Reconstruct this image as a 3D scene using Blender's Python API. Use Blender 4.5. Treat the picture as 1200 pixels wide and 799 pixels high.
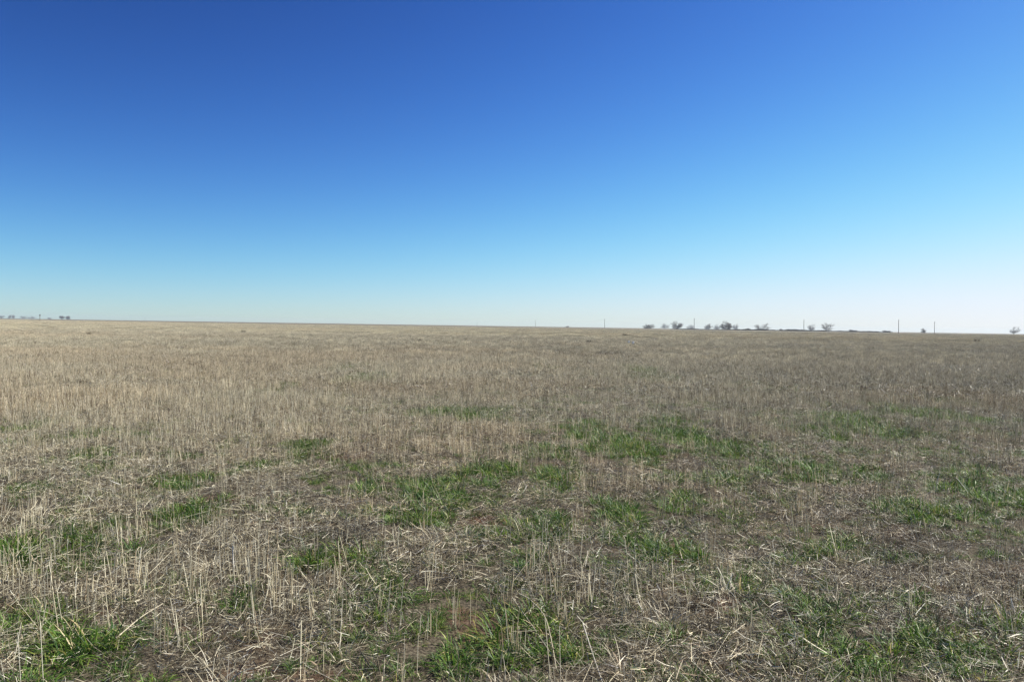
import bpy, bmesh, math, random
import numpy as np
from mathutils import Vector

R = math.radians
sc = bpy.context.scene
for o in list(bpy.data.objects):
    bpy.data.objects.remove(o)

# ------------------------------------------------------------------ camera
F = 933.0                     # focal length in photo pixels (1200 wide)
EYE = 1.62
PITCH = math.atan((399.5 - 382.0) / F)
cam_d = bpy.data.cameras.new('camera')
cam_d.sensor_width = 36.0
cam_d.lens = 36.0 * F / 1200.0
cam_d.clip_start = 0.1
cam_d.clip_end = 20000
cam = bpy.data.objects.new('camera', cam_d)
sc.collection.objects.link(cam)
cam.location = (0, 0, EYE)
cam.rotation_euler = (R(90) - PITCH, 0, 0)
sc.camera = cam

# ------------------------------------------------------------------ sky and sun
SUN_AZ, SUN_EL = 64.0, 38.0          # azimuth measured from +Y (view) towards +X (right)
w = bpy.data.worlds.new('World')
sc.world = w
w.use_nodes = True
nt = w.node_tree
nt.nodes.clear()
sky = nt.nodes.new('ShaderNodeTexSky')
sky.sky_type = 'NISHITA'
sky.sun_disc = False
sky.sun_elevation = R(SUN_EL)
sky.sun_rotation = R(SUN_AZ)
sky.altitude = 0
sky.air_density = 0.8
sky.dust_density = 0.2
sky.ozone_density = 1.0
# the camera's rendering of that sky: saturation, contrast, white balance and a soft shoulder before white
EXPOSURE = 0.75
hsv = nt.nodes.new('ShaderNodeHueSaturation')
hsv.inputs['Saturation'].default_value = 0.96
nt.links.new(sky.outputs[0], hsv.inputs['Color'])
gam = nt.nodes.new('ShaderNodeGamma')
P_ = 2.12
gam.inputs['Gamma'].default_value = P_
nt.links.new(hsv.outputs[0], gam.inputs['Color'])
sep = nt.nodes.new('ShaderNodeSeparateColor'); comb = nt.nodes.new('ShaderNodeCombineColor')
nt.links.new(gam.outputs[0], sep.inputs[0])
def mth(op, a, b):
    q = nt.nodes.new('ShaderNodeMath'); q.operation = op
    for i, v in enumerate((a, b)):
        if isinstance(v, (int, float)): q.inputs[i].default_value = v
        else: nt.links.new(v, q.inputs[i])
    return q.outputs[0]
for c_, (gain, top) in enumerate(((1.70, 0.955), (2.46, 0.975), (3.38, 1.10))):
    v_ = mth('MULTIPLY', sep.outputs[c_], gain * 0.1 ** P_)
    den = mth('SQRT', mth('ADD', mth('POWER', mth('DIVIDE', v_, top), 2.0), 1.0), 0)
    nt.links.new(mth('MULTIPLY', mth('DIVIDE', v_, den), 10 / 2 ** EXPOSURE), comb.inputs[c_])
bg = nt.nodes.new('ShaderNodeBackground')
bg.inputs['Strength'].default_value = 0.10
wo = nt.nodes.new('ShaderNodeOutputWorld')
nt.links.new(comb.outputs[0], bg.inputs['Color'])
nt.links.new(bg.outputs[0], wo.inputs['Surface'])

sd = bpy.data.lights.new('sun', 'SUN')
sd.energy = 5.0
sd.angle = R(0.53)
sd.color = (1.0, 0.965, 0.87)
sun = bpy.data.objects.new('sun', sd)
sc.collection.objects.link(sun)
sdir = Vector((math.sin(R(SUN_AZ)) * math.cos(R(SUN_EL)), math.cos(R(SUN_AZ)) * math.cos(R(SUN_EL)), math.sin(R(SUN_EL))))
sun.location = sdir * 60
sun.rotation_euler = sdir.to_track_quat('Z', 'Y').to_euler()

vs = sc.view_settings
vs.view_transform = 'Standard'
vs.look = 'None'
vs.exposure = EXPOSURE
vs.gamma = 1.0
vs.use_curve_mapping = False
sc.render.resolution_x, sc.render.resolution_y = 1024, 681
sc.cycles.transparent_max_bounces = 8
sc.cycles.max_bounces = 4
sc.cycles.diffuse_bounces = 2
sc.cycles.volume_bounces = 0

# ------------------------------------------------------------------ numeric helpers
SLOPE = -0.0152

def sstep(x, a, b):
    t = np.clip((x - a) / (b - a), 0, 1); return t * t * (3 - 2 * t)

class Noise:
    def __init__(s, seed):
        s.t = np.random.default_rng(seed).random((256, 256))
    def one(s, x, y):
        xi, yi = np.floor(x).astype(int), np.floor(y).astype(int)
        fx, fy = x - xi, y - yi
        fx, fy = fx * fx * (3 - 2 * fx), fy * fy * (3 - 2 * fy)
        t = s.t
        a = t[xi & 255, yi & 255]; b = t[(xi + 1) & 255, yi & 255]
        c = t[xi & 255, (yi + 1) & 255]; d = t[(xi + 1) & 255, (yi + 1) & 255]
        return (a * (1 - fx) + b * fx) * (1 - fy) + (c * (1 - fx) + d * fx) * fy
    def __call__(s, x, y, scale, octaves=3):
        x = np.asarray(x, float) / scale; y = np.asarray(y, float) / scale
        v = 0; a = 1; tot = 0
        for k in range(octaves):
            v = v + a * s.one(x + 17.3 * k, y + 9.1 * k); tot += a
            x, y, a = x * 2.03, y * 2.03, a * 0.5
        return v / tot                       # 0..1

NA, NB, NC, ND = Noise(1), Noise(2), Noise(3), Noise(4)

def height(x, y):
    x = np.asarray(x, float); y = np.asarray(y, float)
    d = np.sqrt(x * x + y * y)
    z = SLOPE * x
    near = np.clip(1 - d / 120, 0, 1)
    z = z + near * (0.05 * (NA(x, y, 0.9, 2) - 0.5) + 0.05 * (NB(x, y, 3.0, 2) - 0.5))
    far = np.clip((d - 30) / 200, 0, 1)
    z = z + far * 0.35 * (NC(x, y, 130, 2) - 0.5)
    z = z + 0.8 * sstep(d, 550, 900)
    return z

def pix(px, py):
    """photo pixel -> point on the (sloping) field"""
    dx = (px - 600.0) / F; dy = (399.5 - py) / F
    cp, sp = math.cos(PITCH), math.sin(PITCH)
    d = Vector((dx, cp + dy * sp, -sp + dy * cp))
    t = EYE / (SLOPE * d.x - d.z)
    return d.x * t, d.y * t

def lump(blobs, x, y):
    """sum of soft blobs given as photo pixels (centre, width, height, weight), laid on the ground"""
    v = np.zeros(np.shape(x))
    for (px, py, pw, ph, wt) in blobs:
        cx, cy = pix(px, py)
        rx = 0.5 * pw / F * cy
        _, y0 = pix(px, max(py - ph / 2, 392)); _, y1 = pix(px, py + ph / 2)
        ry = max(0.5 * (y0 - y1), 0.12)
        q = ((x - cx) / rx) ** 2 + ((y - cy) / ry) ** 2
        v = np.maximum(v, wt * np.exp(-0.75 * q * q))
    return v

GREEN = [(510,585,70,55,1),(505,600,50,30,1),(215,564,62,30,1),(228,601,46,24,.9),(395,660,90,36,1),(345,640,50,26,.6),
 (372,600,46,26,.7),(572,556,80,32,.9),(520,484,90,14,.9),(560,487,70,16,.9),(428,444,60,14,.75),(410,430,40,10,.5),
 (658,566,70,36,.9),(650,530,50,20,.7),(695,517,50,24,.9),(742,525,60,28,.9),(795,507,70,36,1),(832,520,60,26,.9),
 (875,532,70,20,.9),(1005,497,90,28,1),(955,508,60,22,.8),(1075,484,90,18,.8),(1125,492,50,16,.6),(1100,500,60,20,.5),
 (905,560,60,26,.8),(960,556,70,26,.9),(1062,596,80,30,.9),(1165,582,90,40,1),(1195,590,40,50,1),(1130,600,60,26,.6),
 (722,606,70,46,.9),(640,620,60,30,.8),(602,628,50,26,.9),(785,652,80,50,.9),(740,672,60,40,.6),(620,745,120,64,1),
 (660,760,70,50,.9),(588,722,60,30,.9),(440,705,70,46,.9),(420,690,40,30,.7),(60,642,120,44,.9),(20,660,40,40,.9),
 (30,735,70,50,.8),(90,765,120,46,1),(40,790,90,40,.8),(240,716,60,26,.7),(950,722,90,50,.9),(985,772,150,56,1),
 (1135,768,140,56,1),(1185,735,60,50,.9),(1060,702,70,30,.8),(1000,640,90,34,.8),(935,655,60,30,.7),(868,612,50,26,.6),
 (800,590,60,22,.8),(850,568,70,20,.9),(795,566,40,16,.7),(880,682,90,30,.8),(820,690,40,24,.6),(24,502,50,30,.7),(30,520,46,20,.5),
 (425,574,50,22,.7),(455,552,60,20,.7),(330,455,40,14,.5),(360,524,60,18,.7),(282,518,50,16,.5),(110,508,50,16,.5),
 (746,432,50,10,.7),(770,442,60,12,.7),(1150,560,60,20,.6),(880,452,50,12,.3),(330,590,40,20,.6),(490,562,40,20,.5),
 (1100,470,60,10,.6),(140,655,50,24,.5),(1010,705,60,20,.6),(545,640,40,20,.5),(520,770,60,40,.5),(770,790,80,30,.5),
 (690,500,40,14,.5),(620,660,60,20,.4),(1175,500,40,14,.5),(640,430,40,9,.4),(585,462,36,9,.4),(170,505,50,14,.4),
 (700,440,40,9,.3),(300,548,46,14,.6),(120,552,50,14,.5),(30,575,40,18,.5),(905,590,60,18,.6),(1020,560,60,16,.5),(240,690,46,18,.5)]
BARE = [(270,752,60,40,.9),(350,688,40,20,.9),(60,560,120,22,.7),(130,600,80,22,.6),(845,650,60,22,.8),(685,585,60,20,.8),
 (600,575,60,14,.5),(560,660,120,40,.6),(660,640,80,26,.6),(480,720,60,30,.5),(850,560,40,14,.4),(1000,600,100,24,.6),
 (880,630,80,30,.5),(1120,680,90,40,.6),(880,500,60,12,.4),(230,590,60,12,.4),(340,735,60,30,.5),(520,540,80,16,.5),
 (1080,640,90,26,.5),(750,560,50,18,.6),(1100,430,60,6,.6),(540,600,40,20,.4)]
THICK = [(130,690,280,200,1),(60,600,160,100,.7),(300,680,160,130,.6),(730,745,100,120,1),(880,745,70,120,.8),(780,780,90,60,.7),
 (700,560,80,50,.8),(540,470,300,40,.6),(870,600,60,40,.6),(1170,640,80,60,.5),(300,480,500,70,.9),(1140,540,120,30,.6),(590,790,260,50,.5),(960,470,250,30,.6)]
DARK = [(1120,692,50,16,1),(1140,726,26,14,1),(215,655,60,26,.6),(340,772,60,30,.6),(780,770,80,30,.7),(800,712,60,20,.6),(1160,700,60,40,.6)]

# ------------------------------------------------------------------ mesh + material helpers
def new_mesh(name, V, Q, T=None, col=None):
    """V (n,3), Q (m,4) quads, T (k,3) tris, col (n,3) colour of each blade"""
    me = bpy.data.meshes.new(name)
    nq = 0 if Q is None else len(Q); ntr = 0 if T is None else len(T)
    loops = []
    if nq: loops.append(Q.reshape(-1))
    if ntr: loops.append(T.reshape(-1))
    L = np.concatenate(loops).astype(np.int32)
    me.vertices.add(len(V)); me.vertices.foreach_set('co', np.asarray(V, np.float32).reshape(-1))
    me.loops.add(len(L)); me.loops.foreach_set('vertex_index', L)
    st = np.concatenate([np.arange(nq) * 4, nq * 4 + np.arange(ntr) * 3]).astype(np.int32)
    me.polygons.add(nq + ntr); me.polygons.foreach_set('loop_start', st)
    me.update(calc_edges=True); me.validate()
    if col is not None:
        a = me.attributes.new('blade_colour', 'FLOAT_COLOR', 'POINT')
        c = np.ones((len(V), 4), np.float32); c[:, :3] = col
        a.data.foreach_set('color', c.reshape(-1))
    return me

class Bag:
    """collects ribbons and tubes into one mesh"""
    def __init__(s):
        s.V, s.Q, s.C, s.n = [], [], [], 0
    def ribbons(s, P, side, width, col):
        # P (n,k,3), side (n,3) or (n,k,3), width (n,k), col (n,3)
        n, k, _ = P.shape
        if side.ndim == 2: side = side[:, None, :]
        off = side * width[:, :, None] * 0.5
        V = np.stack([P - off, P + off], 2).reshape(n, k * 2, 3)
        base = s.n + np.arange(n)[:, None] * (2 * k)
        for j in range(k - 1):
            s.Q.append(np.concatenate([base + 2 * j, base + 2 * j + 1, base + 2 * j + 3, base + 2 * j + 2], 1))
        s.V.append(V.reshape(-1, 3)); s.n += n * 2 * k
        s.C.append(np.repeat(col, 2 * k, 0))
    def tubes(s, A, B, ra, rb, sides, col):
        n = len(A)
        d = B - A; d = d / (np.linalg.norm(d, axis=1, keepdims=True) + 1e-9)
        ref = np.where(np.abs(d[:, 2:3]) > 0.9, np.array([[1., 0, 0]]), np.array([[0, 0, 1.]]))
        u = np.cross(d, ref); u /= np.linalg.norm(u, axis=1, keepdims=True) + 1e-9
        v = np.cross(d, u)
        rings = []
        for P, r in ((A, ra), (B, rb)):
            for k in range(sides):
                t = 2 * math.pi * k / sides
                rings.append(P + (u * math.cos(t) + v * math.sin(t)) * np.reshape(r, (-1, 1)))
        V = np.stack(rings, 1)
        base = s.n + np.arange(n)[:, None] * (2 * sides)
        for k in range(sides):
            k2 = (k + 1) % sides
            s.Q.append(np.concatenate([base + k, base + k2, base + sides + k2, base + sides + k], 1))
        s.V.append(V.reshape(-1, 3)); s.n += n * 2 * sides
        s.C.append(np.repeat(col, 2 * sides, 0))
    def mesh(s, name):
        return new_mesh(name, np.concatenate(s.V), np.concatenate(s.Q), None, np.concatenate(s.C))

def blade_material(name, rough=0.7, trans=0.3, spec=0.25):
    m = bpy.data.materials.new(name); m.use_nodes = True
    n = m.node_tree.nodes; l = m.node_tree.links; n.clear()
    at = n.new('ShaderNodeAttribute'); at.attribute_name = 'blade_colour'
    ti = n.new('ShaderNodeAttribute'); ti.attribute_type = 'INSTANCER'; ti.attribute_name = 'tint'
    mul = n.new('ShaderNodeMixRGB'); mul.blend_type = 'MULTIPLY'; mul.inputs[0].default_value = 1
    l.new(at.outputs['Color'], mul.inputs[1]); l.new(ti.outputs['Color'], mul.inputs[2])
    tc = n.new('ShaderNodeTexCoord'); nz = n.new('ShaderNodeTexNoise'); nz.inputs['Scale'].default_value = 60
    l.new(tc.outputs['Object'], nz.inputs['Vector'])
    mr = n.new('ShaderNodeMapRange'); mr.inputs['To Min'].default_value = 0.75; mr.inputs['To Max'].default_value = 1.25
    l.new(nz.outputs[0], mr.inputs['Value'])
    m2 = n.new('ShaderNodeMixRGB'); m2.blend_type = 'MULTIPLY'; m2.inputs[0].default_value = 1
    l.new(mul.outputs[0], m2.inputs[1]); l.new(mr.outputs[0], m2.inputs[2])
    bs = n.new('ShaderNodeBsdfPrincipled'); bs.inputs['Roughness'].default_value = rough
    bs.inputs['Specular IOR Level'].default_value = spec
    tr = n.new('ShaderNodeBsdfTranslucent'); mx = n.new('ShaderNodeMixShader'); mx.inputs[0].default_value = trans
    l.new(m2.outputs[0], bs.inputs['Base Color']); l.new(m2.outputs[0], tr.inputs['Color'])
    l.new(bs.outputs[0], mx.inputs[1]); l.new(tr.outputs[0], mx.inputs[2])
    o = n.new('ShaderNodeOutputMaterial'); l.new(mx.outputs[0], o.inputs['Surface'])
    return m

def solid_material(name, c1, c2, scale=4.0, rough=0.85, obj_coords=True):
    m = bpy.data.materials.new(name); m.use_nodes = True
    n = m.node_tree.nodes; l = m.node_tree.links
    bs = n['Principled BSDF']; bs.inputs['Roughness'].default_value = rough
    bs.inputs['Specular IOR Level'].default_value = 0.2
    tc = n.new('ShaderNodeTexCoord'); nz = n.new('ShaderNodeTexNoise'); nz.inputs['Scale'].default_value = scale
    nz.inputs['Detail'].default_value = 6
    l.new(tc.outputs['Object'], nz.inputs['Vector'])
    cr = n.new('ShaderNodeValToRGB'); cr.color_ramp.elements[0].position = 0.35; cr.color_ramp.elements[1].position = 0.65
    cr.color_ramp.elements[0].color = (*c1, 1); cr.color_ramp.elements[1].color = (*c2, 1)
    l.new(nz.outputs[0], cr.inputs[0]); l.new(cr.outputs[0], bs.inputs['Base Color'])
    return m

M_straw = blade_material('dry_straw', 0.5, 0.05, 0.35)
M_green = blade_material('green_blade', 0.5, 0.32, 0.3)
M_bark = solid_material('grey_bark', (0.10, 0.085, 0.07), (0.17, 0.15, 0.13), 3)
M_twig = solid_material('twig_bark', (0.15, 0.13, 0.115), (0.24, 0.215, 0.195), 2)
M_wood = solid_material('weathered_pole_wood', (0.10, 0.08, 0.06), (0.17, 0.14, 0.11), 5)
M_scrub = solid_material('scrub_twigs', (0.05, 0.05, 0.03), (0.10, 0.085, 0.055), 1)

def link(o, parent=None):
    sc.collection.objects.link(o)
    if parent: o.parent = parent
    return o
def tag(o, label=None, cat=None, group=None, kind=None):
    if label: o['label'] = label
    if cat: o['category'] = cat
    if group: o['group'] = group
    if kind: o['kind'] = kind
    return o

# ------------------------------------------------------------------ ground: one sheet to the horizon
def make_ground():
    def axis(lo, hi, n, k):
        t = np.linspace(math.asinh(lo / k), math.asinh(hi / k), n)
        return np.sinh(t) * k
    xs = axis(-3400, 3400, 620, 5.0); ys = axis(-60, 3400, 520, 6.0)
    X, Y = np.meshgrid(xs, ys)
    Z = height(X, Y)
    V = np.stack([X, Y, Z], -1).reshape(-1, 3)
    nx, ny = len(xs), len(ys)
    i = np.arange(nx - 1)[None, :] + np.arange(ny - 1)[:, None] * nx
    Q = np.stack([i, i + 1, i + 1 + nx, i + nx], -1).reshape(-1, 4)
    me = new_mesh('ground', V, Q)
    me.polygons.foreach_set('use_smooth', np.ones(len(Q), bool))
    m = bpy.data.materials.new('red_soil_with_chaff'); m.use_nodes = True
    n = m.node_tree.nodes; l = m.node_tree.links
    bs = n['Principled BSDF']; bs.inputs['Roughness'].default_value = 0.95; bs.inputs['Specular IOR Level'].default_value = 0.1
    geo = n.new('ShaderNodeNewGeometry')
    def noise(scale, detail=5):
        z = n.new('ShaderNodeTexNoise'); z.inputs['Scale'].default_value = scale; z.inputs['Detail'].default_value = detail
        l.new(geo.outputs['Position'], z.inputs['Vector']); return z
    def ramp(src, p0, c0, p1, c1):
        r = n.new('ShaderNodeValToRGB'); e = r.color_ramp.elements
        e[0].position = p0; e[0].color = (*c0, 1); e[1].position = p1; e[1].color = (*c1, 1)
        l.new(src, r.inputs[0]); return r
    soil = ramp(noise(9, 8).outputs[0], .3, (0.05, 0.027, 0.017), .7, (0.20, 0.11, 0.07))
    chaff = ramp(noise(60, 6).outputs[0], .35, (0.035, 0.027, 0.019), .68, (0.20, 0.17, 0.12))  # soil and chaff kept very dark to deepen the shade under the straw
    mask = ramp(noise(1.3, 5).outputs[0], .30, (0, 0, 0), .44, (1, 1, 1))
    big = ramp(noise(0.02, 5).outputs[0], .35, (0.78, 0.78, 0.78), .65, (1.1, 1.05, 1.0))
    mx = n.new('ShaderNodeMixRGB'); l.new(mask.outputs[0], mx.inputs[0]); l.new(soil.outputs[0], mx.inputs[1]); l.new(chaff.outputs[0], mx.inputs[2])
    # far away the standing straw covers the soil completely
    ln = n.new('ShaderNodeVectorMath'); ln.operation = 'LENGTH'; l.new(geo.outputs['Position'], ln.inputs[0])
    mr = n.new('ShaderNodeMapRange'); mr.inputs['From Min'].default_value = 60; mr.inputs['From Max'].default_value = 300
    l.new(ln.outputs['Value'], mr.inputs['Value'])
    straw = ramp(noise(0.15, 8).outputs[0], .3, (0.15, 0.13, 0.09), .7, (0.20, 0.175, 0.125))  # lowered to include the shade that stubble casts on itself
    m2 = n.new('ShaderNodeMixRGB'); l.new(mr.outputs[0], m2.inputs[0]); l.new(mx.outputs[0], m2.inputs[1]); l.new(straw.outputs[0], m2.inputs[2])
    m3 = n.new('ShaderNodeMixRGB'); m3.blend_type = 'MULTIPLY'; m3.inputs[0].default_value = 1
    l.new(m2.outputs[0], m3.inputs[1]); l.new(big.outputs[0], m3.inputs[2])
    l.new(m3.outputs[0], bs.inputs['Base Color'])
    bp = n.new('ShaderNodeBump'); bp.inputs['Strength'].default_value = 0.8; bp.inputs['Distance'].default_value = 0.03
    l.new(noise(25, 8).outputs[0], bp.inputs['Height']); l.new(bp.outputs[0], bs.inputs['Normal'])
    me.materials.append(m)
    o = link(bpy.data.objects.new('ground', me))
    tag(o, 'red brown soil of the wide flat field under straw and grass', 'ground', kind='structure')
make_ground()

# ------------------------------------------------------------------ plant prototypes (held in unlinked collections, scattered below)
rng = np.random.default_rng(11)
def unit(v): return v / (np.linalg.norm(v, axis=-1, keepdims=True) + 1e-9)

def straw_cols(r, n, bright=1.0):
    pal = np.array([[0.58, 0.53, 0.375], [0.42, 0.37, 0.25], [0.70, 0.655, 0.50], [0.13, 0.105, 0.07], [0.54, 0.515, 0.41], [0.38, 0.30, 0.20], [0.84, 0.81, 0.68]])  # palest and darkest straws also carry painted highlights and shade
    p = r.choice(len(pal), n, p=[.25, .2, .15, .14, .13, .10, .03])
    return pal[p] * (0.8 + 0.4 * r.random((n, 1))) * bright

def curved(r, base, az, pitch, length, k, droop):
    """centre lines that start at `base` along (az, pitch) and bend down by `droop` radians"""
    n = len(base)
    P = np.zeros((n, k, 3)); P[:, 0] = base
    cur = base.copy()
    for j in range(1, k):
        ph = pitch - droop * (j - 0.5) / (k - 1)
        d = np.stack([np.cos(az) * np.cos(ph), np.sin(az) * np.cos(ph), np.sin(ph)], 1)
        cur = cur + d * (length / (k - 1))[:, None]
        P[:, j] = cur
    return P

def stub_proto(name, r, n, rad, hmin, hmax, width, leaf=0.3, sides=3):
    b = Bag()
    th = r.random(n) * 6.28; rr = rad * np.sqrt(r.random(n))
    A = np.stack([np.cos(th) * rr, np.sin(th) * rr, np.full(n, -0.02)], 1)
    h = hmin + (hmax - hmin) * r.random(n) ** 1.3
    tilt = np.abs(r.normal(0, 0.09, n)) + (r.random(n) < 0.08) * r.random(n) * 0.9
    az = r.random(n) * 6.28
    d = np.stack([np.cos(az) * np.sin(tilt), np.sin(az) * np.sin(tilt), np.cos(tilt)], 1)
    B = A + d * (h + 0.02)[:, None]
    rad0 = width * (0.7 + 0.6 * r.random(n)) * 0.5
    b.tubes(A, B, rad0, rad0 * 0.85, sides, straw_cols(r, n))
    m = int(n * leaf)
    if m:
        i = r.choice(n, m)
        base = A[i] + d[i] * (h[i] * (0.15 + 0.75 * r.random(m)))[:, None]
        P = curved(r, base, r.random(m) * 6.28, 0.2 + r.random(m) * 1.1, 0.03 + 0.09 * r.random(m), 4, 1.2 + 1.4 * r.random(m))
        a2 = r.random(m) * 6.28
        side = unit(np.stack([np.cos(a2), np.sin(a2), 0.4 * r.normal(size=m)], 1))
        wd = (width * 1.2 * (0.5 + r.random(m)))[:, None] * np.array([[1, 0.9, 0.6, 0.15]])
        b.ribbons(P, side, wd, straw_cols(r, m, 1.05))
    return b.mesh(name)

def litter_proto(name, r, n, rad, lmin=0.02, lmax=0.12, wid=0.0025, zmax=0.045):
    b = Bag()
    th = r.random(n) * 6.28; rr = rad * np.sqrt(r.random(n))
    base = np.stack([np.cos(th) * rr, np.sin(th) * rr, zmax * r.random(n) ** 1.6], 1)
    ln = lmin + (lmax - lmin) * r.random(n) ** 2.2
    P = curved(r, base, r.random(n) * 6.28, r.normal(0.08, 0.30, n), ln, 3, r.normal(0.15, 0.5, n))
    a2 = r.random(n) * 6.28
    side = unit(np.stack([np.cos(a2), np.sin(a2), r.normal(0, 0.7, n)], 1))
    wd = (wid * (0.35 + 1.1 * r.random(n) ** 1.5))[:, None] * np.array([[1, 1, 0.6]])
    c = np.minimum(straw_cols(r, n, 1.15), .80); shaded = r.random(n) < 0.46; c[shaded] *= np.array([0.16, 0.145, 0.125])   # rotted pieces, darkened further to paint in shade between the straws
    b.ribbons(P, side, wd, c)
    m = n // 110                                   # stout fallen stems
    th = r.random(m) * 6.28; rr = rad * np.sqrt(r.random(m)); az = r.random(m) * 6.28; L = 0.08 + 0.22 * r.random(m) ** 2
    A = np.stack([np.cos(th) * rr, np.sin(th) * rr, zmax * (0.2 + r.random(m))], 1)
    pt = r.normal(0.04, 0.15, m)
    B = A + np.stack([np.cos(az) * np.cos(pt), np.sin(az) * np.cos(pt), np.sin(pt)], 1) * L[:, None]
    b.tubes(A, B, wid * 0.45, wid * 0.36, 3, straw_cols(r, m, 1.1))
    return b.mesh(name)

def green_cols(r, n):
    pal = np.array([[0.036, 0.088, 0.016], [0.07, 0.155, 0.025], [0.12, 0.225, 0.034], [0.19, 0.275, 0.05], [0.29, 0.29, 0.10], [0.44, 0.40, 0.24]])
    p = r.choice(len(pal), n, p=[.27, .28, .20, .15, .05, .05])
    return pal[p] * (0.75 + 0.5 * r.random((n, 1)))

def tuft_proto(name, r, n, rad, lmin, lmax, wid, cols, k=5, up=(0.5, 1.4), droop=(0.5, 1.8)):
    b = Bag()
    th = r.random(n) * 6.28; q = np.sqrt(r.random(n)); rr = rad * q
    base = np.stack([np.cos(th) * rr, np.sin(th) * rr, np.full(n, -0.01)], 1)
    az = th + r.normal(0, 0.9, n)
    ln = (lmin + (lmax - lmin) * r.random(n)) * (1.1 - 0.35 * q)
    P = curved(r, base, az, up[0] + (up[1] - up[0]) * r.random(n), ln, k, droop[0] + (droop[1] - droop[0]) * r.random(n))
    side = unit(np.stack([-np.sin(az), np.cos(az), r.normal(0, 0.35, n)], 1))
    prof = np.array([[0.7, 1.0, 0.9, 0.6, 0.06]]) if k == 5 else np.array([[0.8, 1.0, 0.7, 0.08]])
    b.ribbons(P, side, (wid * (0.6 + 0.8 * r.random(n)))[:, None] * prof, cols(r, n))
    return b.mesh(name)

def collection(name, meshes, mat):
    c = bpy.data.collections.new(name)
    for me in meshes:
        me.materials.append(mat)
        c.objects.link(bpy.data.objects.new(name, me))
    return c

K = 8
r = rng
C_stub = collection('straw_stubble', [stub_proto('straw_stubble', r, 7, 0.085, 0.09, 0.30, 0.0038) for _ in range(16)], M_straw)
C_stub2 = collection('mid_stubble', [stub_proto('mid_stubble', r, 60, 0.42, 0.10, 0.30, 0.0055, 0.5) for _ in range(K)], M_straw)
C_stub3 = collection('far_stubble', [stub_proto('far_stubble', r, 330, 1.5, 0.10, 0.30, 0.011, 0.35) for _ in range(K)], M_straw)
C_lit = collection('straw_litter', [litter_proto('straw_litter', r, 1150, 0.36) for _ in range(12)], M_straw)
C_lit2 = collection('mid_litter', [litter_proto('mid_litter', r, 520, 0.65, 0.05, 0.20, 0.006, 0.05) for _ in range(K)], M_straw)
def dry_cols(r, n): return straw_cols(r, n, 0.9)
C_dry = collection('dry_tuft', [tuft_proto('dry_tuft', r, 60, 0.07, 0.05, 0.17, 0.0032, dry_cols, up=(0.3, 1.5), droop=(0.3, 1.6)) for _ in range(10)], M_straw)
C_green = collection('green_grass', [tuft_proto('green_grass', r, 70, 0.085, 0.06, 0.16, 0.0046, green_cols) for _ in range(10)]
                     + [tuft_proto('green_grass', r, 36, 0.05, 0.04, 0.10, 0.0040, green_cols) for _ in range(6)], M_green)

def scatter(name, coll, X, Y, scale, tint, label, cat, rng_, lift=0.0, nproto=None, tip=0.08):
    n = len(X)
    Z = height(X, Y) + lift
    me = bpy.data.meshes.new(name)
    me.vertices.add(n); me.vertices.foreach_set('co', np.stack([X, Y, Z], 1).astype(np.float32).reshape(-1))
    rot = np.stack([rng_.normal(0, tip, n), rng_.normal(0, tip, n), rng_.random(n) * 6.283], 1).astype(np.float32)
    a = me.attributes.new('rot', 'FLOAT_VECTOR', 'POINT'); a.data.foreach_set('vector', rot.reshape(-1))
    a = me.attributes.new('scl', 'FLOAT', 'POINT'); a.data.foreach_set('value', np.asarray(scale, np.float32))
    a = me.attributes.new('pick', 'INT', 'POINT'); a.data.foreach_set('value', rng_.integers(0, nproto or len(coll.objects), n).astype(np.int32))
    a = me.attributes.new('tint', 'FLOAT_VECTOR', 'POINT'); a.data.foreach_set('vector', np.asarray(tint, np.float32).reshape(-1))
    o = link(bpy.data.objects.new(name, me))
    g = bpy.data.node_groups.new(name + '_scatter', 'GeometryNodeTree')
    g.interface.new_socket('Geometry', in_out='INPUT', socket_type='NodeSocketGeometry')
    g.interface.new_socket('Geometry', in_out='OUTPUT', socket_type='NodeSocketGeometry')
    N = g.nodes; L = g.links
    gi = N.new('NodeGroupInput'); go = N.new('NodeGroupOutput')
    ci = N.new('GeometryNodeCollectionInfo'); ci.inputs['Collection'].default_value = coll
    ci.inputs['Separate Children'].default_value = True; ci.inputs['Reset Children'].default_value = True
    io = N.new('GeometryNodeInstanceOnPoints'); io.inputs['Pick Instance'].default_value = True
    def na(nm, t):
        q = N.new('GeometryNodeInputNamedAttribute'); q.data_type = t; q.inputs['Name'].default_value = nm; return q.outputs['Attribute']
    er = N.new('FunctionNodeEulerToRotation')
    mp = N.new('GeometryNodeMeshToPoints')
    L.new(gi.outputs[0], mp.inputs['Mesh'])
    L.new(mp.outputs[0], io.inputs['Points']); L.new(ci.outputs[0], io.inputs['Instance'])
    L.new(na('pick', 'INT'), io.inputs['Instance Index'])
    L.new(na('rot', 'FLOAT_VECTOR'), er.inputs[0]); L.new(er.outputs[0], io.inputs['Rotation'])
    L.new(na('scl', 'FLOAT'), io.inputs['Scale'])
    L.new(io.outputs[0], go.inputs[0])
    md = o.modifiers.new('scatter', 'NODES'); md.node_group = g
    tag(o, label, cat, kind='stuff')
    return o

def wedge(rg, density, y0, y1, margin=3.0, ratio=0.70):
    """random points in the strip of field between two distances, a little wider than the view"""
    n = int(density * (ratio * (y1 * y1 - y0 * y0) + 2 * margin * (y1 - y0)))
    yy = y0 + (y1 - y0) * rg.random(int(n * 2.6)); half = ratio * yy + margin
    keep = rg.random(len(yy)) < half / (ratio * y1 + margin)
    yy, half = yy[keep][:n], half[keep][:n]
    return (rg.random(len(yy)) * 2 - 1) * half, yy


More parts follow.
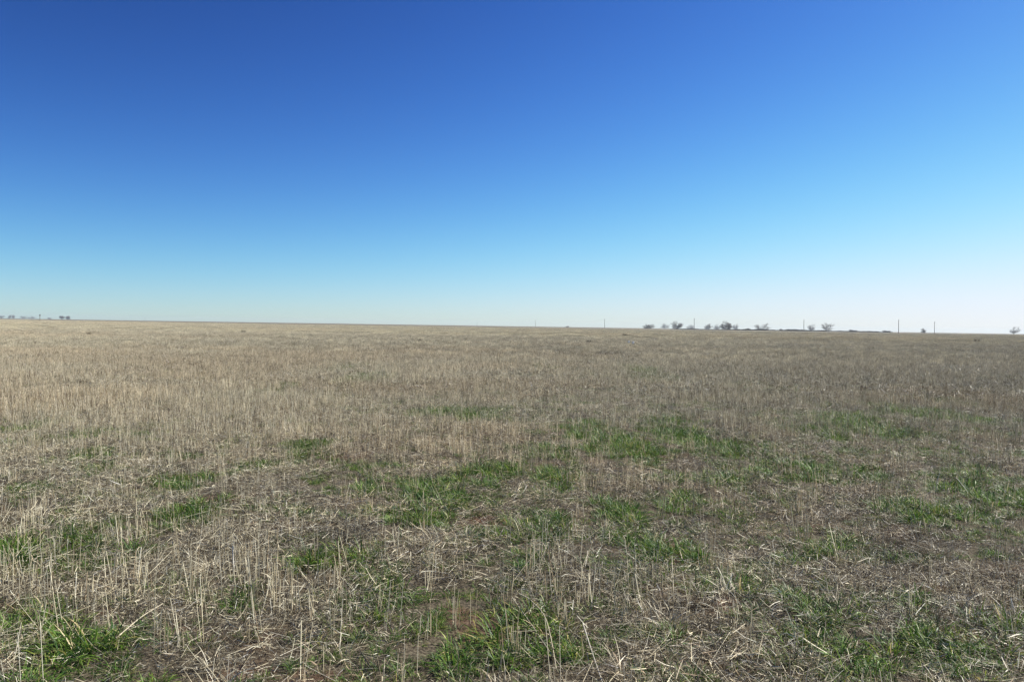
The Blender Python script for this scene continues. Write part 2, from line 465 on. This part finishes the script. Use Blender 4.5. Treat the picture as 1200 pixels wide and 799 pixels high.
def green_patch(x, y):
    """small low patches everywhere near, thicker towards the right, thinning out beyond twenty metres"""
    d_ = np.sqrt(x * x + y * y)
    p = sstep(NB(x + 9, y, 0.48, 3), 0.37, 0.49) * sstep(NC(x + 1, y + 5, 0.18, 2), 0.32, 0.48) * (0.45 + 0.55 * sstep(NA(x + 70, y, 4.0, 2), .25, .55))
    return p * (0.95 + 0.25 * np.tanh(x / 3.0)) * (1 - 0.62 * sstep(d_, 12, 24)) * (1 - 0.7 * sstep(d_, 22, 45)) * (1 - 0.8 * lump(BARE, x, y))

def straw_tint(x, y, rg, amp=0.12):
    """natural patchiness of the straw: paler and greyer in places, redder in others"""
    v = NC(x, y, 14, 3); u = ND(x, y, 5, 3); q = NB(x + 50, y, 40, 2)
    b = 0.86 + 0.30 * v + rg.normal(0, amp, len(x))
    redder = sstep(u * 0.5 + q * 0.5, 0.48, 0.66)[:, None]
    t = np.array([[1.03, 0.995, 0.965]]) * (1 - redder) + np.array([[1.04, 0.955, 0.89]]) * redder
    return np.clip(b, 0.5, 1.5)[:, None] * t

rg = np.random.default_rng(5)
def stalk_density(x, y):
    d = np.sqrt(x * x + y * y)
    base = sstep(NA(x, y, 1.6, 3), 0.32, 0.62) * 0.75 + 0.12
    base = base + 0.8 * lump(THICK, x, y)
    base = base + sstep(d, 7, 14) * 0.65
    g = 0.82 * np.maximum(lump(GREEN, x, y), green_patch(x, y)); ba = lump(BARE, x, y)
    return np.clip(base * (1 - 0.88 * g) * (1 - 0.75 * ba), 0.03, 1.3) * (0.72 + 0.28 * sstep(d, 6, 16))

# standing stubble, three distances
x, y = wedge(rg, 62, 1.2, 40)
k = rg.random(len(x)) * 1.3 < stalk_density(x, y); x, y = x[k], y[k]
tall = 0.58 + 0.5 * NB(x, y, 2.2, 2) + rg.normal(0, .1, len(x))
tall = tall * (1 - 0.04 * sstep(y, 9, 20))
scatter('straw_stubble', C_stub, x, y, np.clip(tall, .42, 1.4), straw_tint(x, y, rg) * (1.08 + 0.04 * sstep(y, 8, 28))[:, None], 'standing cut straw stubble of the near field', 'stubble', rg)
x, y = wedge(rg, 5.0, 40, 130, 6)
k = rg.random(len(x)) < 0.35 + 0.65 * sstep(NA(x, y, 5, 3), 0.3, 0.6); x, y = x[k], y[k]
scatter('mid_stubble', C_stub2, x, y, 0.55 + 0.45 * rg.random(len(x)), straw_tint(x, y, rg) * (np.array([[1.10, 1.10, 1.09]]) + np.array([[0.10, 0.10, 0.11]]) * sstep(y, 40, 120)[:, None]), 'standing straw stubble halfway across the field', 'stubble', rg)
x, y = wedge(rg, 0.55, 125, 620, 10)
k = rg.random(len(x)) < 0.35 + 0.65 * sstep(NA(x, y, 16, 3), 0.3, 0.6); x, y = x[k], y[k]
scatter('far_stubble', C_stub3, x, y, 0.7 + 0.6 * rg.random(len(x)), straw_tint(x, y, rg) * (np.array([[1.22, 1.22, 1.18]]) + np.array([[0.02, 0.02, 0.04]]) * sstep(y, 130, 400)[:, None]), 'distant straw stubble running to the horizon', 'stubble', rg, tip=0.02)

# fallen straw on the soil
x, y = wedge(rg, 11.0, 1.2, 20)
bare = lump(BARE, x, y) * sstep(ND(x, y, 0.5, 2), 0.25, 0.6)
k = rg.random(len(x)) > np.clip(bare * 0.5, 0, .6) + 0.93 * np.maximum(lump(GREEN, x, y), green_patch(x, y)) + 0.5 * lump(DARK, x, y) ; x, y = x[k], y[k]
scatter('straw_litter', C_lit, x, y, 0.7 + 0.6 * rg.random(len(x)), straw_tint(x, y, rg, .24) * (0.95 + 0.08 * sstep(y, 5, 11))[:, None], 'loose broken straw lying on the soil', 'straw litter', rg, tip=0.04)
x, y = wedge(rg, 2.2, 19, 110, 4)
scatter('mid_litter', C_lit2, x, y, 0.8 + 0.6 * rg.random(len(x)), straw_tint(x, y, rg, .15), 'straw litter between the stubble further out', 'straw litter', rg, tip=0.03)

# bunches of withered blades
x, y = wedge(rg, 15, 1.2, 45)
k = rg.random(len(x)) < np.clip(0.15 + 0.7 * sstep(NC(x, y, 1.1, 3), 0.42, 0.68), 0, 1) * (1 - 0.6 * lump(BARE, x, y)) * (1 - 0.75 * np.maximum(lump(GREEN, x, y), green_patch(x, y))); x, y = x[k], y[k]
t = straw_tint(x, y, rg, .15) * (1 - 0.35 * (rg.random((len(x), 1)) < 0.2))
scatter('dry_tuft', C_dry, x, y, 0.6 + 0.8 * rg.random(len(x)), t, 'withered grass tufts among the stubble', 'dry grass', rg, tip=0.2)

# dark grass clumps, coloured to stand in for shaded hollows and gaps
x, y = wedge(rg, 30, 1.2, 30)
k = rg.random(len(x)) < 0.9 * lump(DARK, x, y) + 0.35 * sstep(NA(x + 30, y + 4, 0.6, 3), 0.58, 0.74); x, y = x[k], y[k]
scatter('shade_tuft', C_dry, x, y, 0.5 + 0.6 * rg.random(len(x)), np.array([[0.2, 0.185, 0.17]]) * (0.6 + 0.9 * rg.random((len(x), 1))), 'dark tufts standing in for shady hollows in the old grass low on the soil', 'shade grass', rg, tip=0.4)

# green grass
x, y = wedge(rg, 125, 1.2, 45)
g = lump(GREEN, x, y)
mask = g * (0.35 + 1.1 * sstep(ND(x, y, 0.35, 3), 0.3, 0.6))
small = 0.40 + 0.9 * sstep(NC(x + 3, y, 0.20, 2), 0.38, 0.54)
mask = mask * small
mask = mask + green_patch(x, y)
k = rg.random(len(x)) < mask; x, y, g = x[k], y[k], g[k]
yel = (rg.random((len(x), 1)) ** 3)
t = (0.8 + 0.5 * rg.random((len(x), 1))) * (np.array([[1, 1, 1]]) * (1 - yel) + np.array([[1.45, 1.18, 1.0]]) * yel)
scatter('green_grass', C_green, x, y, (0.62 + 0.62 * rg.random(len(x))) * (0.66 + 0.55 * g), t, 'green grass and volunteer wheat growing in patches through the stubble', 'grass', rg, tip=0.15)
x, y = wedge(rg, 0.8, 45, 110)
k = rg.random(len(x)) < sstep(NB(x + 9, y, 7, 3), 0.56, 0.72); x, y = x[k], y[k]
scatter('distant_grass', C_green, x, y, 1.0 + 0.6 * rg.random(len(x)), np.full((len(x), 3), 1.1), 'thin green grass showing in the distant stubble', 'grass', rg, tip=0.1)

# ------------------------------------------------------------------ loose stems one can point at
def stem_thing(name, pts, rad, colour, label, cat, side_leaf=0):
    """pts: (px, py of the ground point below, height above ground)"""
    P = []
    for (px, py, h) in pts:
        X, Y = pix(px, py); P.append(Vector((X, Y, float(height(X, Y)) + h)))
    base = P[0].copy(); P = [p - base for p in P]
    # smooth the line
    S = []
    for i in range(len(P) - 1):
        p0 = P[max(i - 1, 0)]; p1 = P[i]; p2 = P[i + 1]; p3 = P[min(i + 2, len(P) - 1)]
        for j in range(5):
            t = j / 5
            S.append(0.5 * ((2 * p1) + (p2 - p0) * t + (2 * p0 - 5 * p1 + 4 * p2 - p3) * t * t + (3 * p1 - p0 - 3 * p2 + p3) * t ** 3))
    S.append(P[-1])
    A = np.array([tuple(s) for s in S[:-1]]); B = np.array([tuple(s) for s in S[1:]])
    n = len(A); ra = rad * (1 - 0.5 * np.arange(n) / n); rb = rad * (1 - 0.5 * (np.arange(n) + 1) / n)
    b = Bag(); b.tubes(A, B, ra, rb, 6, np.tile(np.array([colour]), (n, 1)))
    me = b.mesh(name); me.materials.append(solid_material(name + '_fibre', tuple(c * .8 for c in colour), colour, 30, .6))
    o = bpy.data.objects.new(name, me); o.location = base; link(o)
    return tag(o, label, cat)

stem_thing('white_stalk', [(274, 668, 0.0), (273, 668, 0.09), (273, 668, 0.17)], 0.0065, (0.72, 0.68, 0.62), 'short thick white upright stalk standing in the left foreground straw', 'stalk')
stem_thing('pale_stick', [(1190, 722, 0.01), (1187, 722, 0.07), (1184, 722, 0.13)], 0.006, (0.75, 0.72, 0.66), 'short white leaning stick at the lower right edge of the field', 'stick')
stem_thing('curved_stem', [(318, 612, 0.01), (330, 604, 0.05), (348, 600, 0.10), (368, 598, 0.12), (390, 602, 0.12), (408, 612, 0.05)], 0.0045, (0.13, 0.09, 0.06), 'long dark arched weed stem lying over green grass left of centre', 'stem')
stem_thing('fallen_straw', [(600, 712, 0.06), (622, 740, 0.05), (640, 766, 0.05), (662, 792, 0.03)], 0.0032, (0.52, 0.46, 0.33), 'long pale straw fallen slanting across the green patch at bottom centre', 'straw')
stem_thing('bent_straw', [(608, 716, 0.10), (622, 724, 0.10), (640, 742, 0.08), (652, 790, 0.04)], 0.0036, (0.58, 0.50, 0.35), 'bent yellow straw crossing over the green patch at bottom centre', 'straw')
stem_thing('leaning_straw', [(683, 745, 0.07), (694, 772, 0.04), (708, 808, 0.02)], 0.0034, (0.60, 0.55, 0.45), 'straight pale straw right of the green patch at bottom centre', 'straw')
stem_thing('slanting_straw', [(136, 756, 0.03), (165, 735, 0.05), (191, 720, 0.06)], 0.0034, (0.58, 0.51, 0.37), 'pale straw slanting up to the right in the left foreground litter', 'straw')
stem_thing('forked_straw', [(1118, 560, 0.02), (1122, 570, 0.08), (1134, 583, 0.06)], 0.004, (0.60, 0.56, 0.46), 'short pale kinked straw above the right foreground grass', 'straw')
stem_thing('slender_stem', [(1098, 575, 0.0), (1098, 575, 0.10), (1101, 575, 0.19)], 0.0045, (0.62, 0.57, 0.47), 'pale upright stem beside the kinked straw on the right', 'stem')
stem_thing('tall_straw', [(985, 482, 0.0), (980, 482, 0.18), (972, 482, 0.32)], 0.006, (0.55, 0.50, 0.40), 'tall leaning straw above the green strip right of centre', 'straw')

# ------------------------------------------------------------------ small dark weeds and white scraps far out in the stubble
def brown_cols(r, n): return np.array([[0.06, 0.045, 0.03]]) * (0.7 + 0.8 * r.random((n, 1)))
M_weed = blade_material('dead_weed', 0.8, 0.1, 0.1)
# the tint attribute only exists on scattered plants, so weeds use a plain brown
M_weed = solid_material('dead_weed_stems', (0.05, 0.04, 0.028), (0.10, 0.075, 0.05), 8)
weeds = [(492, 400, 7, 4, 'round dark weed clump standing alone in the stubble left of centre'),
         (285, 389, 7, 2.5, 'small dark weed near the horizon, left of centre'),
         (104, 392, 9, 3, 'low wide dark weed near the left horizon'),
         (732, 393, 8, 3, 'dark weed far out, behind the two white scraps'),
         (690, 401, 8, 4, 'dark weed far out, left of the two white scraps'),
         (1145, 400, 9, 3, 'dark weed near the right horizon'),
         (1012, 456, 9, 6, 'dark weed in the right middle of the field')]
wr = np.random.default_rng(77)
for (px, py, wpx, hpx, lab) in weeds:
    X, Y = pix(px, py + 1); rad = 0.5 * wpx / F * Y; hh = hpx / F * Y
    b = Bag(); n = 160
    th = wr.random(n) * 6.28; q = wr.random(n)
    base = np.stack([np.cos(th) * rad * .25 * q, np.sin(th) * rad * .25 * q, np.zeros(n)], 1)
    P = curved(wr, base, th, 0.5 + 1.0 * wr.random(n), (0.7 + 0.5 * wr.random(n)) * max(hh, rad), 4, 0.2 + 0.8 * wr.random(n))
    side = unit(wr.normal(size=(n, 3)))
    b.ribbons(P, side, np.full((n, 4), 0.06 * hh) * np.array([[1, 1, .8, .3]]), brown_cols(wr, n))
    me = b.mesh('dead_weed'); me.materials.append(M_weed)
    o = bpy.data.objects.new('dead_weed', me); o.location = (X, Y, float(height(X, Y))); link(o)
    tag(o, lab, 'weed', 'dark weeds far out in the stubble')

M_white = solid_material('white_film', (0.75, 0.75, 0.72), (0.85, 0.85, 0.83), 6, .5)
for (px, py, s, lab) in [(737, 403, 0.22, 'left of the two white scraps caught in the distant stubble'),
                         (742, 404, 0.24, 'right of the two white scraps caught in the distant stubble')]:
    X, Y = pix(px, py + 1)
    bmx = bmesh.new(); bmesh.ops.create_icosphere(bmx, subdivisions=3, radius=s * .5)
    for v in bmx.verts:
        p = v.co.normalized()
        k_ = 1 + 0.35 * math.sin(5 * p.x + 7 * p.z) * math.cos(6 * p.y - 3 * p.z) + wr.normal(0, .09)
        v.co = Vector((p.x * .8, p.y * .6, p.z * 1.0)) * (s * .5 * k_)
    me = bpy.data.meshes.new('white_scrap'); bmx.to_mesh(me); bmx.free(); me.materials.append(M_white)
    o = bpy.data.objects.new('white_scrap', me); o.location = (X, Y, float(height(X, Y)) + .30); link(o)
    tag(o, lab, 'scrap', 'white scraps in the stubble')

# ------------------------------------------------------------------ bare trees on the horizon
def place(px, dist):
    X = (px - 600.0) / F * dist
    return X, dist, float(height(X, dist))

def bare_tree(px, dist, wpx, hpx, label, seed, stems=1, twig=0.035, density=1.0, spread=0.75, name='bare_tree', gap=False):
    rr = random.Random(seed)
    X, Y, Z = place(px, dist)
    base_px = 1.0                                 # a little of the foot is behind the stubble
    H = (hpx * 0.95 + base_px * 0.5) / F * dist
    Wd = wpx * 0.86 / F * dist
    segs_t, segs_c = [], []
    rootd = 0.030 * H + 0.05; twig = twig * 0.36
    rx, rz = Wd / 2, H
    def shoot(p, d, L, rad, depth):
        n = max(2, 5 - depth)
        for i in range(n):
            d = (d + Vector((rr.gauss(0, .14), rr.gauss(0, .14), rr.gauss(0.02, .10)))).normalized()
            q = p + d * (L / n); r2 = rad * (0.80 if depth < 2 else 0.75)
            (segs_t if depth < 2 else segs_c).append((p, q, max(rad, twig * .5), max(r2, twig * .4)))
            p, rad = q, r2
            if depth < 4:
                for k in range((2 if depth < 2 else 1) + (1 if rr.random() < .45 * density else 0)):
                    a = rr.uniform(0, 6.283)
                    nd = (d + Vector((math.cos(a), math.sin(a) , rr.uniform(-.6, .35))) * rr.uniform(.55, 1.15)).normalized()
                    shoot(p, nd, L * rr.uniform(.38, .62) * (1.05 - .1 * i), rad * .62, depth + 1)
    foot = Vector((0, 0, -0.4)); fork = Vector((rr.gauss(0, .02) * H, 0, H * (0.02 if stems > 1 else 0.06)))
    segs_t.append((foot, fork, rootd * 1.15, rootd))
    for k in range(5 if not gap else 1):           # suckers round the foot
        a = rr.uniform(0, 6.283); shoot(fork, Vector((math.cos(a), math.sin(a) * .5, rr.uniform(.12, .7))).normalized(), H * rr.uniform(.2, .36), rootd * .3, 2)
    nl = 7 if not gap else 4
    for k in range(nl):
        t = (k + .5) / nl * 2 - 1
        if gap: t = (1 if t > 0 else -1) * (.40 + .28 * abs(t))
        a = t * 1.25 + rr.gauss(0, .08); dep = rr.gauss(0, .5)
        L = .78 / math.sqrt((math.sin(a) / rx) ** 2 + (math.cos(a) / rz) ** 2) * rr.uniform(.75, 1.12)
        shoot(fork, Vector((math.sin(a), dep, math.cos(a) * .95 + .12)).normalized(), L, rootd * .62, 0)
    allp = [q for (_, q, _, _) in segs_t + segs_c]
    zmax = sorted(q.z for q in allp)[int(.97 * len(allp))]; xs = sorted(q.x for q in allp)
    xw = xs[int(.97 * len(xs))] - xs[int(.03 * len(xs))]
    fz = H / zmax; fx = Wd / max(xw, .1)
    root = bpy.data.objects.new(name, None); root.location = (X, Y, Z); root.empty_display_size = 1; link(root)
    tag(root, label, 'tree' if name != 'low_bush' else 'bush', 'bare trees along the horizon' if name != 'low_bush' else 'low bushes along the horizon')
    for (nm, sg, mt, sd) in (('trunk', segs_t, M_bark, 6), ('crown', segs_c, M_twig, 3)):
        A = np.array([tuple(s[0]) for s in sg]); B = np.array([tuple(s[1]) for s in sg])
        f = np.array([[fx, fx, fz]])
        b = Bag(); b.tubes(A * f, B * f, np.array([s[2] for s in sg]), np.array([s[3] for s in sg]), sd, np.full((len(sg), 3), .1))
        me = b.mesh(nm); me.materials.append(mt)
        o = bpy.data.objects.new(nm, me); link(o, root)
    return root

TREES = [
 # px, dist, width, height, stems, twig, seed, gap, label
 (760, 950, 13, 4.6, 2, .10, 3, False, 'low spreading dark bare tree, first at the left end of the right-hand row'),
 (779, 1900, 11, 5.5, 1, .06, 4, False, 'faint pale bare tree between the low spreading tree and the first dark branching one'),
 (793, 900, 13, 8.0, 2, .09, 5, False, 'dark branching bare tree at the left end of the dark scrub line'),
 (809, 1900, 9, 4.5, 1, .06, 6, False, 'small faint bare tree just left of the utility pole in the tree row'),
 (830, 1300, 10, 6.0, 1, .09, 7, False, 'rounded grey bare tree left of the thickest dark tree'),
 (840, 1900, 7, 5.5, 1, .06, 8, False, 'thin faint bare tree squeezed beside the thickest dark tree'),
 (852, 850, 15, 8.5, 2, .15, 9, False, 'thickest and darkest bare tree of the horizon row'),
 (862, 1700, 8, 6.0, 1, .06, 10, False, 'thin grey bare tree right behind the thickest dark tree'),
 (893, 900, 17, 7.2, 2, .08, 11, True, 'wide bare tree forked into two crowns, right of the thickest dark tree'),
 (951, 1500, 9, 7.0, 1, .06, 12, False, 'pale fan shaped bare tree just right of a utility pole'),
 (968, 900, 14, 9.0, 2, .07, 13, True, 'tall grey bare tree with a gap in its crown, beside the pale fan shaped one'),
 (1083, 900, 6, 4.5, 1, .08, 14, False, 'tiny bare tree between the two rightmost utility poles'),
 (1188, 1000, 13, 8.0, 2, .06, 15, True, 'lone pale V shaped bare tree at the far right of the horizon'),
 (73, 2300, 6, 3.8, 1, 0.24, 16, False, 'left of the pair of dark trees on the left horizon'),
 (80, 2300, 6, 3.5, 1, 0.24, 17, False, 'right of the pair of dark trees on the left horizon'),
 (11, 2600, 4, 3.6, 1, .12, 18, False, 'small dark tree near the left edge of the horizon'),
 (16, 2600, 3.5, 3.6, 1, .12, 19, False, 'small tree second from the left edge of the horizon'),
 (2, 2800, 7, 2.8, 1, .10, 20, False, 'faint low tree at the very left edge of the horizon'),
 (27, 2900, 8, 2.6, 1, .08, 21, False, 'faint low tree in the left row, right of two small darker ones'),
 (37, 2900, 8, 2.8, 1, .08, 22, False, 'faint rounded tree nearest the left of the lone dark post'),
]
for (px, dist, wp, hp, st, tw, sd_, gap, lab) in TREES:
    bare_tree(px, dist, wp, hp, lab, sd_, st, tw, gap=gap)
BUSH = [(877, 850, 4, 1.7, 30, 'small dark bush standing up from the scrub line between two trees'),
        (915, 1500, 4, 1.4, 31, 'faint low bush right of the tree forked into two crowns'),
        (999, 850, 10, 1.9, 32, 'long low dark bush near the right end of the scrub line'),
        (1040, 850, 9, 1.6, 33, 'low dark bush at the very right end of the scrub line'),
        (665, 1500, 4, 1.0, 34, 'faint low bush between two utility poles right of centre'),
        (58, 2600, 5, 1.3, 35, 'faint low bush between the lone dark post and the pair of dark trees')]
for (px, dist, wp, hp, sd_, lab) in BUSH:
    bare_tree(px, dist, wp, hp, lab, sd_, 2, .14, name='low_bush', spread=.8)

# scrub line: one low brown mass of twigs
def scrub():
    b = Bag(); r = np.random.default_rng(8)
    n = 26000
    t = r.random(n); px = 784 + (1046 - 784) * t
    dist = 820 + 12 * r.random(n)
    dens = 0.35 + 0.65 * sstep(NA(px, px * 0, 9, 3), .3, .6)
    keep = r.random(n) < dens; px, dist = px[keep], dist[keep]; n = len(px)
    X = (px - 600) / F * dist; Z = height(X, dist)
    hh = (0.7 + 1.1 * NB(px, px * 0, 6, 3) * sstep(NC(px, px * 0, 18, 2), .2, .8) * 1.5) * (1 - 0.45 * sstep(px, 990, 1046)) * sstep(px, 780, 800)
    base = np.stack([X, dist, Z - .1], 1)
    P = curved(r, base, r.random(n) * 6.28, 0.7 + 0.9 * r.random(n), hh * (0.6 + 0.6 * r.random(n)) + 0.2, 4, 0.2 + 0.8 * r.random(n))
    c = P.mean(axis=(0, 1)); c[2] = 0
    b.ribbons(P - c, unit(r.normal(size=(n, 3))), np.full((n, 4), 0.09), np.full((n, 3), .08))
    me = b.mesh('scrub_line'); me.materials.append(M_scrub)
    o = bpy.data.objects.new('scrub_line', me); o.location = c; link(o)
    tag(o, 'thin dark line of low scrub under the right-hand trees', 'scrub', kind='stuff')
scrub()

# ------------------------------------------------------------------ utility poles
def pole_proto(name, H, arm=True):
    root = bpy.data.objects.new(name, None); link(root)
    b = Bag()
    zs = np.linspace(-0.5, H, 7); A = np.stack([zs * 0, zs * 0, zs], 1)
    rad = np.linspace(.23, .16, 7)
    b.tubes(A[:-1], A[1:], rad[:-1], rad[1:], 10, np.full((6, 3), .1))
    b.tubes(np.array([[0, 0, H - .001]]), np.array([[0, 0, H + .05]]), np.array([.12]), np.array([.02]), 10, np.full((1, 3), .1))
    me = b.mesh('pole'); me.materials.append(M_wood); p = bpy.data.objects.new('pole', me); link(p, root)
    if arm:
        b = Bag(); z = H - .45
        b.tubes(np.array([[-1.1, -.17, z], [-.55, -.17, z], [.55, -.17, z]]), np.array([[1.1, -.17, z], [-.03, -.17, z - .6], [.03, -.17, z - .6]]), np.array([.075, .02, .02]), np.array([.075, .02, .02]), 4, np.full((3, 3), .1))
        me = b.mesh('crossarm'); me.materials.append(M_wood); a = bpy.data.objects.new('crossarm', me); link(a, root)
        for xo in (-1.0, -.5, .5, 1.0):
            b = Bag()
            b.tubes(np.array([[xo, -.17, z + .06], [xo, -.17, z + .14]]), np.array([[xo, -.17, z + .14], [xo, -.17, z + .22]]), np.array([.02, .055]), np.array([.055, .03]), 8, np.full((2, 3), .3))
            me = b.mesh('insulator'); me.materials.append(M_ins); i_ = bpy.data.objects.new('insulator', me); link(i_, root)
    else:
        b = Bag()
        b.tubes(np.array([[0, -.1, H - .1]]), np.array([[0, -.1, H + .22]]), np.array([.04]), np.array([.06]), 8, np.full((1, 3), .3))
        me = b.mesh('insulator'); me.materials.append(M_ins); i_ = bpy.data.objects.new('insulator', me); link(i_, root)
    return root
M_ins = solid_material('grey_porcelain', (0.16, 0.16, 0.17), (0.22, 0.22, 0.22), 20, .4)

def copy_tree(o, parent=None):
    c = o.copy(); sc.collection.objects.link(c); c.parent = parent
    for ch in [q for q in o.children]: copy_tree(ch, c)
    return c
POLES = [ # px, dist, yaw, label
 (170, 2800, 0, 'barely visible distant pole, only one right of the pair of dark left trees'),
 (559, 2000, 60, 'shortest pole of the central line, farthest away'),
 (627.5, 1230, 60, 'second pole of the central line, rising just left of a faint low bush'),
 (708.5, 880, 60, 'third pole of the central line, standing alone left of all the right-hand trees'),
 (813.5, 690, 60, 'pole rising among the trees, between the dark branching tree and the rounded grey one'),
 (942, 670, 60, 'pole just left of the pale fan shaped bare tree'),
 (1053, 575, 75, 'tallest pole, right of the end of the dark scrub line'),
 (1095, 690, 80, 'rightmost pole with a thicker top, right of the tiny bare tree'),
]
proto = pole_proto('utility_pole', 10.3, True)
for i, (px, dist, yaw, lab) in enumerate(POLES):
    o = proto if i == 0 else copy_tree(proto)
    X, Y, Z = place(px, dist)
    o.location = (X, Y, Z); o.rotation_euler = (0, 0, R(yaw))
    tag(o, lab, 'utility pole', 'utility poles along the horizon')

# dark post with a wider head on the left
X, Y, Z = place(47, 430)
root = bpy.data.objects.new('marker_post', None); root.location = (X, Y, Z); link(root)
tag(root, 'lone dark post with a wider head on the left horizon, left of paired trees', 'post')
b = Bag(); b.tubes(np.array([[0, 0, -.3], [0, 0, 1.2]]), np.array([[0, 0, 1.2], [0, 0, 3.3]]), np.array([.13, .12]), np.array([.12, .11]), 10, np.full((2, 3), .1))
me = b.mesh('post'); me.materials.append(M_wood); link(bpy.data.objects.new('post', me), root)
b = Bag(); b.tubes(np.array([[0, 0, 3.2], [0, 0, 3.3], [0, 0, 3.85]]), np.array([[0, 0, 3.3], [0, 0, 3.85], [0, 0, 4.0]]), np.array([.12, .30, .30]), np.array([.30, .30, .02]), 12, np.full((3, 3), .1))
me = b.mesh('head'); me.materials.append(M_scrub); link(bpy.data.objects.new('head', me), root)

# ------------------------------------------------------------------ air
HAZE = 0.00012
def haze():
    me = bpy.data.meshes.new('haze')
    x0, x1, y0, y1, z0, z1 = -3500, 3500, -100, 3500, -3, 16     # follows the slope of the field
    V = [(x, y, z + SLOPE * x) for z in (z0, z1) for y in (y0, y1) for x in (x0, x1)]
    me.from_pydata(V, [], [(0, 2, 3, 1), (4, 5, 7, 6), (0, 1, 5, 4), (2, 6, 7, 3), (0, 4, 6, 2), (1, 3, 7, 5)])
    m = bpy.data.materials.new('haze'); m.use_nodes = True
    n = m.node_tree.nodes; n.clear()
    pv = n.new('ShaderNodeVolumePrincipled'); pv.inputs['Density'].default_value = HAZE
    pv.inputs['Color'].default_value = (0.82, 0.90, 1.0, 1); pv.inputs['Anisotropy'].default_value = 0.2
    out = n.new('ShaderNodeOutputMaterial'); m.node_tree.links.new(pv.outputs[0], out.inputs['Volume'])
    me.materials.append(m)
    tag(link(bpy.data.objects.new('haze', me)), 'thin pale air haze over the whole field', 'haze', kind='stuff')
if HAZE > 0: haze()
